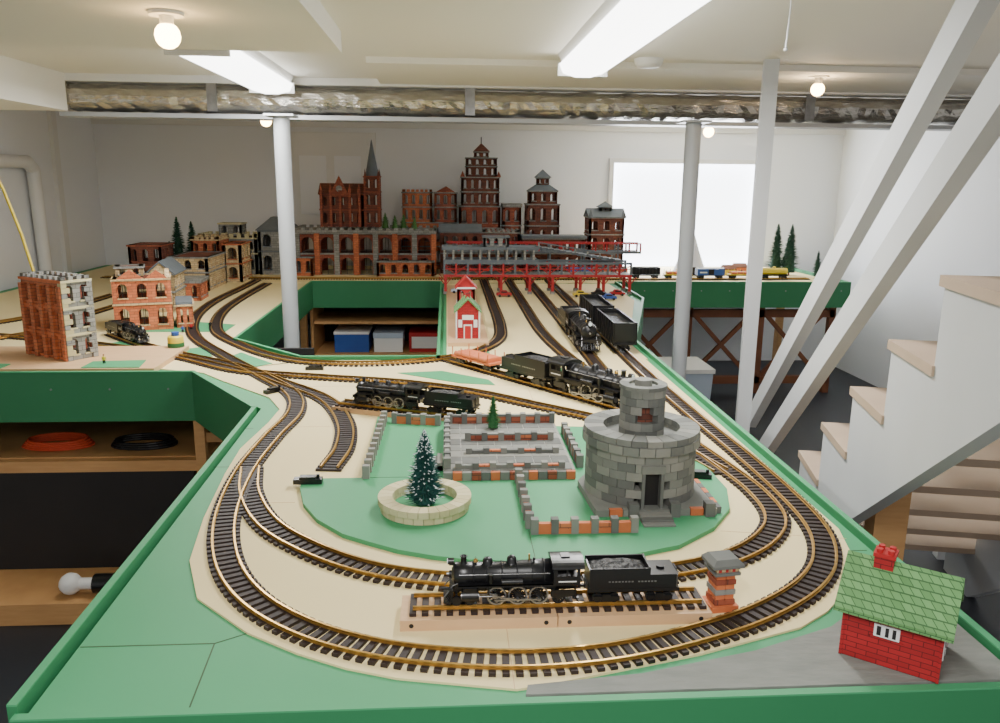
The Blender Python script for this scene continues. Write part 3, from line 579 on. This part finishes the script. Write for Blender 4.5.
for f in range(3):
    h=.108
    wall(b,(X0,Y0,0),(1,0,0),X1-X0,z,z+h,4,BRK_O,trim=ORG,frac=.55,sill=.12); wall(b,(X1,Y0,0),(0,1,0),Y1-Y0,z,z+h,2,STONE,trim=CRST,frac=.5)
    wall(b,(X1,Y1,0),(-1,0,0),X1-X0,z,z+h,4,BRK_R,trim=STONE,frac=.55); wall(b,(X0,Y1,0),(0,-1,0),Y1-Y0,z,z+h,2,BRK_O,trim=STONE,frac=.5)
    b.bx(X0+.01,X1-.01,Y0+.01,Y1-.01,z+h-.012,z+h-.004,BRK_D); z+=h
for i in range(15):
    w=.03 if i%2 else .018; b.bx(X1-w,X1+.005,Y0-.005,Y0+w,i*.021,i*.021+.02,CRSTB if i%3 else STONE)
    b.bx(X1-.012,X1+.007,Y1-w,Y1+.004,i*.021,i*.021+.02,STONE)
for i in range(5):
    x=X0+i*(X1-X0-.02)/4; b.bx(x-.002,x+.02,Y0-.012,Y0,0,.30,BRK_O)
crenel(b,X0,X1,Y0,Y1,z,STONE,.018,.014); b.obj('block_corner_building',(-1.60,3.38,TB+.0205),math.radians(-34))
b=MB(); b.bx(-2.15,-1.14,3.12,3.56,TB+.0002,TB+.02,WOODB); 
for q in [[(-1.42,3.13),(-1.2,3.13),(-1.22,3.26),(-1.42,3.24)],[(-2.1,3.13),(-1.72,3.13),(-1.72,3.2),(-2.1,3.25)]]: b.poly(q,TB+.02,TB+.023,GREEN)
b.obj('display_board.002')
b=MB(); z=block(b,-.16,.1,-.12,.12,0,[.14,.12],BRK_O,3,3,BRK_T); quoins(b,-.16,.1,-.12,.12,0,z,BRK_O,.016); b.ext([(-.14,-.12,z),(-.02,-.12,z),(-.08,-.12,z+.045)],(0,.02,0),BRK_O); b.ext([(-.01,-.12,z),(.09,-.12,z),(.04,-.12,z+.04)],(0,.02,0),BRK_O); b.ext([(.1,-.1,z),(.1,.0,z),(.1,-.05,z+.04)],(-.02,0,0),BRK_T)
z=block(b,.12,.20,-.1,.14,0,[.12],BRK_O,2,2,BRK_T); b.bx(.12,.20,-.1,.14,z,z+.012,BLUEG); z=block(b,-.15,-.02,.0,.11,.26,[.05],BRK_T,2,2,STONE); b.obj('orange_block_house',(-1.51,4.16,TB),math.radians(18))
b=MB(); z=block(b,-.07,.07,-.14,.14,0,[.12,.1],BRK_T,2,4,STONE); gable(b,-.07,.07,-.14,.14,z,.06,BRK_T,BLUEG,'y'); b.obj('tan_gabled_house',(-1.62,4.75,TB),.1)
b=MB(); z=block(b,-.07,.07,-.1,.1,0,[.12],BRK_O,2,3,STONE); b.bx(-.08,.08,-.11,.11,z,z+.015,STONE); b.obj('orange_block_shed',(-1.60,5.15,TB),.05)
b=MB(); b.lathe([(.0001,0),(.022,0),(.025,.01),(.025,.045),(.022,.05),(.0001,.05)],(0,0,0),YEL); b.lathe([(.0253,.012),(.0258,.014),(.0258,.026),(.0253,.028)],(0,0,0),PINEG); b.cyl((0,0,.05),(0,0,.062),.012,BLUE); b.obj('yellow_paint_can',(-1.19,3.54,TB+.002),0,1.35)
k=0
for x,y,zz,m in [(-1.3,3.98,TB+.002,BLUE),(-1.28,4.05,TB+.002,RED),(-1.2,4.1,TB+.002,IRON),(-1.36,3.20,TB+.023,YEL)]:
    b=MB()
    b.cyl((-.004,0,0),(-.003,0,.017),.003,IRON,r1=.0038,n=8); b.cyl((.004,0,0),(.003,0,.017),.003,IRON,r1=.0038,n=8)
    b.lathe([(.0055,.016),(.006,.02),(.0075,.031),(.006,.034),(.0022,.036),(.002,.038)],(0,0,0),m,10); b.ball((0,0,.0415),.0042,SKIN); b.lathe([(.0044,.043),(.003,.046),(.0001,.047)],(0,0,0),BROWN,10)
    for q in (-1,1): b.cyl((q*.0075,0,.033),(q*.010,.002,.019),.002,m,r1=.0016,n=6); b.ball((q*.010,.002,.0175),.0019,SKIN,4,6)
    b.obj('miniature_figure' if k==0 else 'miniature_figure.%03d'%k,(x,y,zz),0,.8); k+=1

# ---------------------------------------------------------------- bridge
b=MB(); x0,x1=-.02,1.26; zb=1.02; YA,YB=5.38,5.56
for y in (YA,YB):
    b.bx(x0,x1,y-.012,y+.012,zb,zb+.016,RED); b.bx(x0,x1,y-.008,y+.008,zb+.085,zb+.1,BLUEG); b.bx(x0,x1,y-.006,y+.006,zb+.05,zb+.056,RED)
    n=16
    for i in range(n+1):
        x=x0+(x1-x0-.012)*i/n; b.bx(x,x+.012,y-.01,y+.01,zb,zb+.09,RED if i%2 else BLUEG)
        if i<n:
            d=(x1-x0)/n; b.para((x,y-.003,zb+.015 if i%2 else zb+.075),(d,0,.06 if i%2 else -.06),(0,.006,0),(0,0,.006),RED)
    for x in (x0+.005,.36,.555,.71,.90,1.06,x1-.02):
        b.bx(x,x+.018,y-.01,y+.01,TB,zb,RED); b.bx(x-.006,x+.024,y-.014,y+.014,TB,TB+.018,STONE)
        b.para((x+.018,y-.003,zb-.05),(.035,0,.045),(0,.006,0),(0,0,.008),RED); b.para((x,y-.003,zb-.05),(-.035,0,.045),(0,.006,0),(0,0,.008),RED)
b.bx(x0,x1,YA,YB,zb+.01,zb+.018,STONE)
b.bx(x0,.62,YA,YB,zb+.1,zb+.115,BLUEG); 
for i in range(11): x=x0+i*.06; b.bx(x,x+.014,YA,YA+.014,zb+.115,zb+.18,STONE); b.bx(x,x+.014,YB-.014,YB,zb+.115,zb+.18,STONE)
b.bx(x0-.01,.62,YA-.01,YB+.01,zb+.18,zb+.20,BLUEG)
z=block(b,.25,.42,YA+.02,YB-.02,zb+.20,[.07],STONE,3,2,BLUEG); 
for s in range(14): b.bx(.60+s*.042,.645+s*.042,YA+.04,YB-.04,zb+.185-s*.0065,zb+.20-s*.0065,BLUEG)
for s in range(7): b.bx(.62+s*.084,.63+s*.084,YA+.04,YA+.05,zb+.19-s*.013,zb+.225-s*.013,STONE)
b.para((.62,YA+.04,zb+.225),(.52,0,-.08),(0,.008,0),(0,0,.008),BLUEG)
b.obj('red_truss_footbridge')
b=MB(); x0,x1=.0,1.55
for y in (6.33,6.45):
    b.bx(x0,x1,y-.008,y+.008,1.10,1.115,BLUEG); b.bx(x0,x1,y-.006,y+.006,1.17,1.18,RED)
    for i in range(18): x=x0+i*(x1-x0-.012)/17; b.bx(x,x+.012,y-.006,y+.006,TB if i%3==0 else 1.1,1.175,BLUEG if i%3==0 else RED)
b.bx(x0,x1,6.33,6.45,1.095,1.102,STONE); b.obj('elevated_station_platform')
b=MB(); b.lathe([(.15,0),(.14,.01),(.07,.2),(.012,.38),(.0001,.39)],(0,0,0),TENTW,24); b.bx(-.03,.03,-.145,-.125,0,.07,DARK)
for t in (0,2,4): b.cyl((0,0,.37),(.03*math.cos(t),.03*math.sin(t),.42),.003,WOOD,n=6)
b.obj('white_tepee',(2.04,6.62,TB))
for i,(x,y) in enumerate([(2.35,6.55),(2.5,6.7)]):
    b=MB(); b.bx(-.05,.05,-.04,.04,0,.05,YEL if i!=1 else ORG); gable(b,-.05,.05,-.04,.04,.05,.025,YEL,BROWN,'x',.006); b.bx(-.01,.01,-.041,-.04,0,.03,DARK); b.obj('miniature_shed' if i==0 else 'miniature_shed.%03d'%i,(x,y,TB))

# ---------------------------------------------------------------- red houses
def redhouse(name,loc,rz,Lx,Ly,H,rh,sc=1,chim=True,axis='x'):
    b=MB(); x0,x1,y0,y1=-Lx/2,Lx/2,-Ly/2,Ly/2
    b.bx(x0,x1,y0,y1,0,H,REDB); gable(b,x0,x1,y0,y1,H,rh,REDB,ROOFG,'x',.014)
    for xx,s in ((x1,1),(x0,-1)):
        b.bx(*sorted((xx,xx+s*.003)),y0,y1,H-.003,H+.001,TRIM)
        for yy in (-Ly*.22,Ly*.22):
            b.bx(*sorted((xx,xx+s*.003)),yy-.012,yy+.012,H*.3,H*.75,TRIM); b.bx(*sorted((xx+s*.003,xx+s*.0035)),yy-.010,yy+.010,H*.34,H*.71,DARK); b.bx(*sorted((xx+s*.0035,xx+s*.004)),yy-.001,yy+.001,H*.34,H*.71,TRIM)
            b.bx(*sorted((xx+s*.0035,xx+s*.004)),yy-.01,yy+.01,H*.51,H*.54,TRIM)
    for yy,s in ((y0,-1),(y1,1)):
        b.bx(x0,x1,*sorted((yy,yy+s*.0015)),H*.86,H*.89,TRIM)
        b.bx(-.024,.012,*sorted((yy,yy+s*.003)),H*.55,H*.78,TRIM); b.bx(-.008,-.003,*sorted((yy+s*.003,yy+s*.0035)),H*.58,H*.75,DARK); b.bx(-.02,-.014,*sorted((yy+s*.003,yy+s*.0035)),H*.58,H*.75,DARK); b.bx(.002,.007,*sorted((yy+s*.003,yy+s*.0035)),H*.58,H*.75,DARK)
        b.bx(-.03,.018,*sorted((yy,yy+s*.002)),H*.50,H*.53,REDB)
    for q in (x0,x1):
        for w in (y0,y1): b.bx(q-.002,q+.002,w-.002,w+.002,0,H,REDB)
    if chim:
        cx=-Lx*.2; b.bx(cx-.014,cx+.014,-.014,.014,H+rh*.6,H+rh+.022,REDB); b.bx(cx-.016,cx+.016,-.016,.016,H+rh+.018,H+rh+.024,RED)
        for q in (-.008,.008):
            for w in (-.008,.008): b.cyl((cx+q,w,H+rh+.022),(cx+q,w,H+rh+.03),.005,RED,n=12)
    b.obj(name,loc,rz,sc)
redhouse('red_toy_house',(.728,1.13,Z+.0075),math.radians(-38),.136,.118,.088,.05,1.03)
b=MB(); b.bx(-.06,.06,-.09,.09,0,.145,REDB); gable(b,-.06,.06,-.09,.09,.145,.06,REDB,ROOFG,'y')
b.bx(-.022,.022,-.094,-.09,0,.075,TRIM); b.bx(-.016,.016,-.096,-.094,0,.068,RED); b.bx(-.05,-.03,-.093,-.09,.06,.10,TRIM); b.bx(.03,.05,-.093,-.09,.06,.10,TRIM); b.bx(-.03,.03,-.093,-.09,.10,.125,TRIM); b.bx(-.064,-.056,-.094,-.088,0,.145,TRIM); b.bx(.056,.064,-.094,-.088,0,.145,TRIM)
b.bx(-.012,.012,-.03,.0,.17,.23,REDB); b.obj('red_station_house',(.10,3.80,TB+.018),0,.9)
b=MB(); z=block(b,-.05,.05,-.05,.05,0,[.11,.11],RED,2,2,TRIM); gable(b,-.05,.05,-.05,.05,z,.05,RED,RED,'y'); b.obj('red_signal_cabin',(.10,4.12,TB+.018),0,.9)
b=MB(); b.bx(.005,.195,3.62,5.7,TB+.0003,TB+.018,WOODB); b.obj('display_board.003')

b=MB(); 
for i in range(7):
    mm=[ORG,BRK_R,ORG,STONES[2]][i%4]; o=.002 if i%2 else 0
    for x in (-.019,.0):
        for y in (-.019,.0): b.bx(x-o+.0005,x+.019+o-.0005,y-o+.0005,y+.019+o-.0005,.004+i*.0105,.004+i*.0105+.010,mm)
b.bx(-.028,.028,-.024,.024,0,.012,ORG); b.bx(-.026,.026,-.026,.026,.0775,.083,STONES[1]); b.bx(-.022,.022,-.022,.022,.083,.093,BRK_T); b.bx(-.032,.032,-.028,.028,.093,.099,STONES[1]); pyr(b,-.032,.032,-.028,.028,.099,.01,STONES[1],.7)
for x in (-.018,-.004,.01): b.bx(x,x+.006,-.0225,-.022,.084,.092,RED)
b.obj('miniature_brick_tower',(.490,1.285,TB),.12,.92)

# ---------------------------------------------------------------- round castle
def ring(b,cx,cy,r0,r1,z0,z1,n,off,mats,skip=None):
    for i in range(n):
        a0=2*math.pi*(i+off)/n+.006; a1=2*math.pi*(i+1+off)/n-.006
        if skip and skip((a0+a1)/2): continue
        k=3; pts=[]
        for j in range(k+1): t=a0+(a1-a0)*j/k; pts.append((cx+r1*math.cos(t),cy+r1*math.sin(t)))
        for j in range(k,-1,-1): t=a0+(a1-a0)*j/k; pts.append((cx+r0*math.cos(t),cy+r0*math.sin(t)))
        b.poly(pts,z0+.0004,z1-.0004,random.choice(mats))
b=MB(); dz=.0205; da=-math.pi/2; B0=.016
def dang(a): return abs((a-da+math.pi)%(2*math.pi)-math.pi)
NR=7
for i in range(NR-1): ring(b,0,0,.096,.130,B0+i*dz,B0+(i+1)*dz,20,.5*(i%2),STONES,(lambda a:dang(a)<.19 and i<=3))
ring(b,0,0,.09,.139,B0+(NR-1)*dz,B0+NR*dz,24,0,STONES); ring(b,0,0,.09,.136,B0+NR*dz,B0+(NR+.75)*dz,24,.5,STONES)
b.cyl((0,0,B0+(NR-1.5)*dz),(0,0,B0+(NR-.4)*dz),.097,STONES[1],n=40)
b.bx(-.025,-.018,-.132,-.1,B0,B0+.082,STONES[1]); b.bx(.018,.025,-.132,-.1,B0,B0+.082,STONES[1]); b.bx(-.027,.027,-.133,-.1,B0+.082,B0+.10,STONES[0]); b.bx(-.018,.018,-.112,-.1,B0,B0+.082,DARK)
zt=B0+(NR-.4)*dz; hh=.0195
for i in range(6): ring(b,0,0,.034,.053,zt+i*hh,zt+(i+1)*hh,12,.5*(i%2),STONES,(lambda a:dang(a)<.3 and i in(2,3)))
b.cyl((0,0,zt),(0,0,zt+5.9*hh),.035,BRK_D,n=24); b.cyl((0,0,zt+5.6*hh),(0,0,zt+6.05*hh),.05,STONES[0],n=30); ring(b,0,0,.034,.056,zt+5.9*hh,zt+6.4*hh,12,0,STONES); b.cyl((0,0,zt+6*hh),(0,0,zt+6.9*hh),.02,STONES[2],n=20)
b.cyl((0,0,B0),(0,0,B0+(NR-2)*dz),.06,DARK,n=20)
b.poly([(-.13,-.125),(.15,-.125),(.15,.05),(.11,.12),(-.1,.12),(-.14,.05)],0,B0,STONES[0])
for i in range(9):
    x=-.128+i*.031; mm=ORG if i%3==1 else STONES[i%3]
    if abs(x+.0)>.05: b.bx(x,x+.029,-.138,-.125,0,B0,mm)
for i in range(6): b.bx(.151,.162,-.13+i*.03,-.102+i*.03,0,B0,ORG if i%2 else STONES[1])
for x in (.12,-.055,.04): b.bx(x,x+.022,-.148,-.125,.0,.032,STONES[1])
for i in range(4): b.bx(-.033,.038,-.143-(3-i)*.018,-.125-(3-i)*.018,0,.004*(i+1),STONES[i%3])
b.obj('round_stone_castle',(.462,1.800,TB+.0101))
def lowwall(b,x0,y0,x1,y1,h=.03,mid=ORG,cap=True,n=None,pm=None):
    d=Vector((x1-x0,y1-y0,0)); L=d.length; u=d/L; s=Vector((-u.y,u.x,0)); n=n or max(2,int(L/.045)); pw=.016
    for i in range(n+1):
        o=Vector((x0,y0,0))+u*(L-pw)*i/n-s*.009; b.para(o,u*pw,s*.018,(0,0,h+.004),pm or STONES[i%3])
        if i<n:
            g=(L-pw)/n; o2=Vector((x0,y0,0))+u*((L-pw)*i/n+pw)-s*.006
            b.para(o2,u*(g-pw),s*.012,(0,0,h*.38),mid); b.para(o2+Vector((0,0,h*.38)),u*(g-pw),s*.012,(0,0,h*.4),BRK_O if i%2 else mid)
            if cap: b.para(o2+Vector((0,0,h*.78)),u*(g-pw),s*.012,(0,0,h*.22),STONES[(i+1)%3])
b=MB()
lowwall(b,.178,1.585,.41,1.585,.030,cap=False); lowwall(b,.178,1.605,.178,1.89,.032,ORG,cap=False); b.obj('low_block_parapet',(0,0,TB+.0101))
b=MB(); lowwall(b,-.205,1.92,-.195,2.42,.03,CRST,pm=STONES[2],cap=False); lowwall(b,-.17,2.40,-.02,2.37,.03,ORG); b.obj('low_block_parapet.001',(0,0,TB+.0101))
b=MB(); b.bx(-.01,.325,1.91,2.33,0,.022,PAVE)
for i in range(14): x=-.01+i*.024; b.bx(x,x+.0225,1.898,1.91,0,.021,ORG if i%4==1 else (BRK_R if i%4==3 else STONES[i%3]))
for i in range(7):
    for j in range(8): b.bx(-.008+i*.047,.036+i*.047,1.912+j*.05,1.959+j*.05,.022,.0235,STONES[(i*3+j)%3])
b.T=Matrix.Translation((0,0,.0235)); lowwall(b,0,2.315,.325,2.315,.026,BRK_R); lowwall(b,0.0,1.92,0.0,2.30,.024,BRK_R); lowwall(b,.05,2.15,.3,2.15,.02,BRK_R); lowwall(b,.05,2.04,.3,2.04,.012,STONES[1],cap=False); lowwall(b,.02,1.925,.3,1.925,.012,STONES[0],cap=False)
b.T=Matrix()
for i in range(3): b.bx(-.05+i*.012,-.012,1.97,2.05,0,.007*(i+1),STONES[i])
b.obj('stone_terrace',(0,0,TB+.0101))
b=MB(); lowwall(b,.35,1.98,.35,2.28,.03,BRK_R); b.obj('low_block_parapet.002',(0,0,TB+.0101))
# ---------------------------------------------------------------- trees
def conifer(name,loc,h,r,green,snow=0,n=900,trunk=.1):
    b=MB(); b.cyl((0,0,0),(0,0,h*.95),h*.02,BROWN,r1=h*.005,n=8)
    b.cyl((0,0,h*trunk),(0,0,h*.97),r*.5,green,r1=.001,n=10)
    for i in range(n):
        f=random.random()**.8; z=h*(trunk+(1-trunk)*f); rr=r*(1-f)**.8*random.uniform(.75,1.08)+h*.01; t=random.random()*6.283
        d=Vector((math.cos(t),math.sin(t),random.uniform(-.15,.35))); s=Vector((-d.y,d.x,0)).normalized()*h*.011; zz=Vector((0,0,h*.010))
        tip=Vector((0,0,z))+d*rr; o=Vector((0,0,z))+d*rr*.25
        m=SNOW if random.random()<snow else green
        if m is SNOW: o=Vector((0,0,z))+d*rr*.8
        b.add([o-s,o+s,tip,o+zz*1.5],[(0,1,2),(0,2,3),(1,3,2)],m)
    b.obj(name,loc)
conifer('snowy_christmas_tree',(-.052,1.735,TB+.0182),.178,.052,TEAL,.14,2400,.04)
b=MB(); 
for i,(ra,rb) in enumerate([(.074,.102),(.074,.107)]): ring(b,0,0,ra,rb,i*.016,i*.016+.0158,28,.5*i,[CRST,CRST,CRSTB])
b.cyl((0,0,0),(0,0,.008),.074,GREEN,n=32); b.obj('round_stone_planter',(-.052,1.735,TB+.0101))
conifer('miniature_pine',(.135,2.255,TB+.0101+.0237),.10,.03,PINEG,0,700,.05)
k=1
for x,y,h in [(2.78,6.62,.42),(2.87,6.55,.42),(2.98,6.85,.3),(-1.96,6.38,.42),(-2.08,6.42,.45),(-1.99,5.95,.30),(3.02,6.35,.22)]:
    conifer('miniature_pine.%03d'%k,(x,y,TB),h,h*.23,DKGR,0,600,.06); k+=1
for x,y,h in [(-.5,6.72,.13),(-.42,6.7,.11),(-.35,6.72,.12),(-.26,6.7,.10)]:
    conifer('miniature_pine.%03d'%k,(x,y,top+.026),h,h*.45,SHRUB,0,300,.02); k+=1

# ---------------------------------------------------------------- world
w=bpy.data.worlds.new('world'); bpy.context.scene.world=w; w.use_nodes=True
w.node_tree.nodes['Background'].inputs[0].default_value=(1,.98,.96,1); w.node_tree.nodes['Background'].inputs[1].default_value=.9
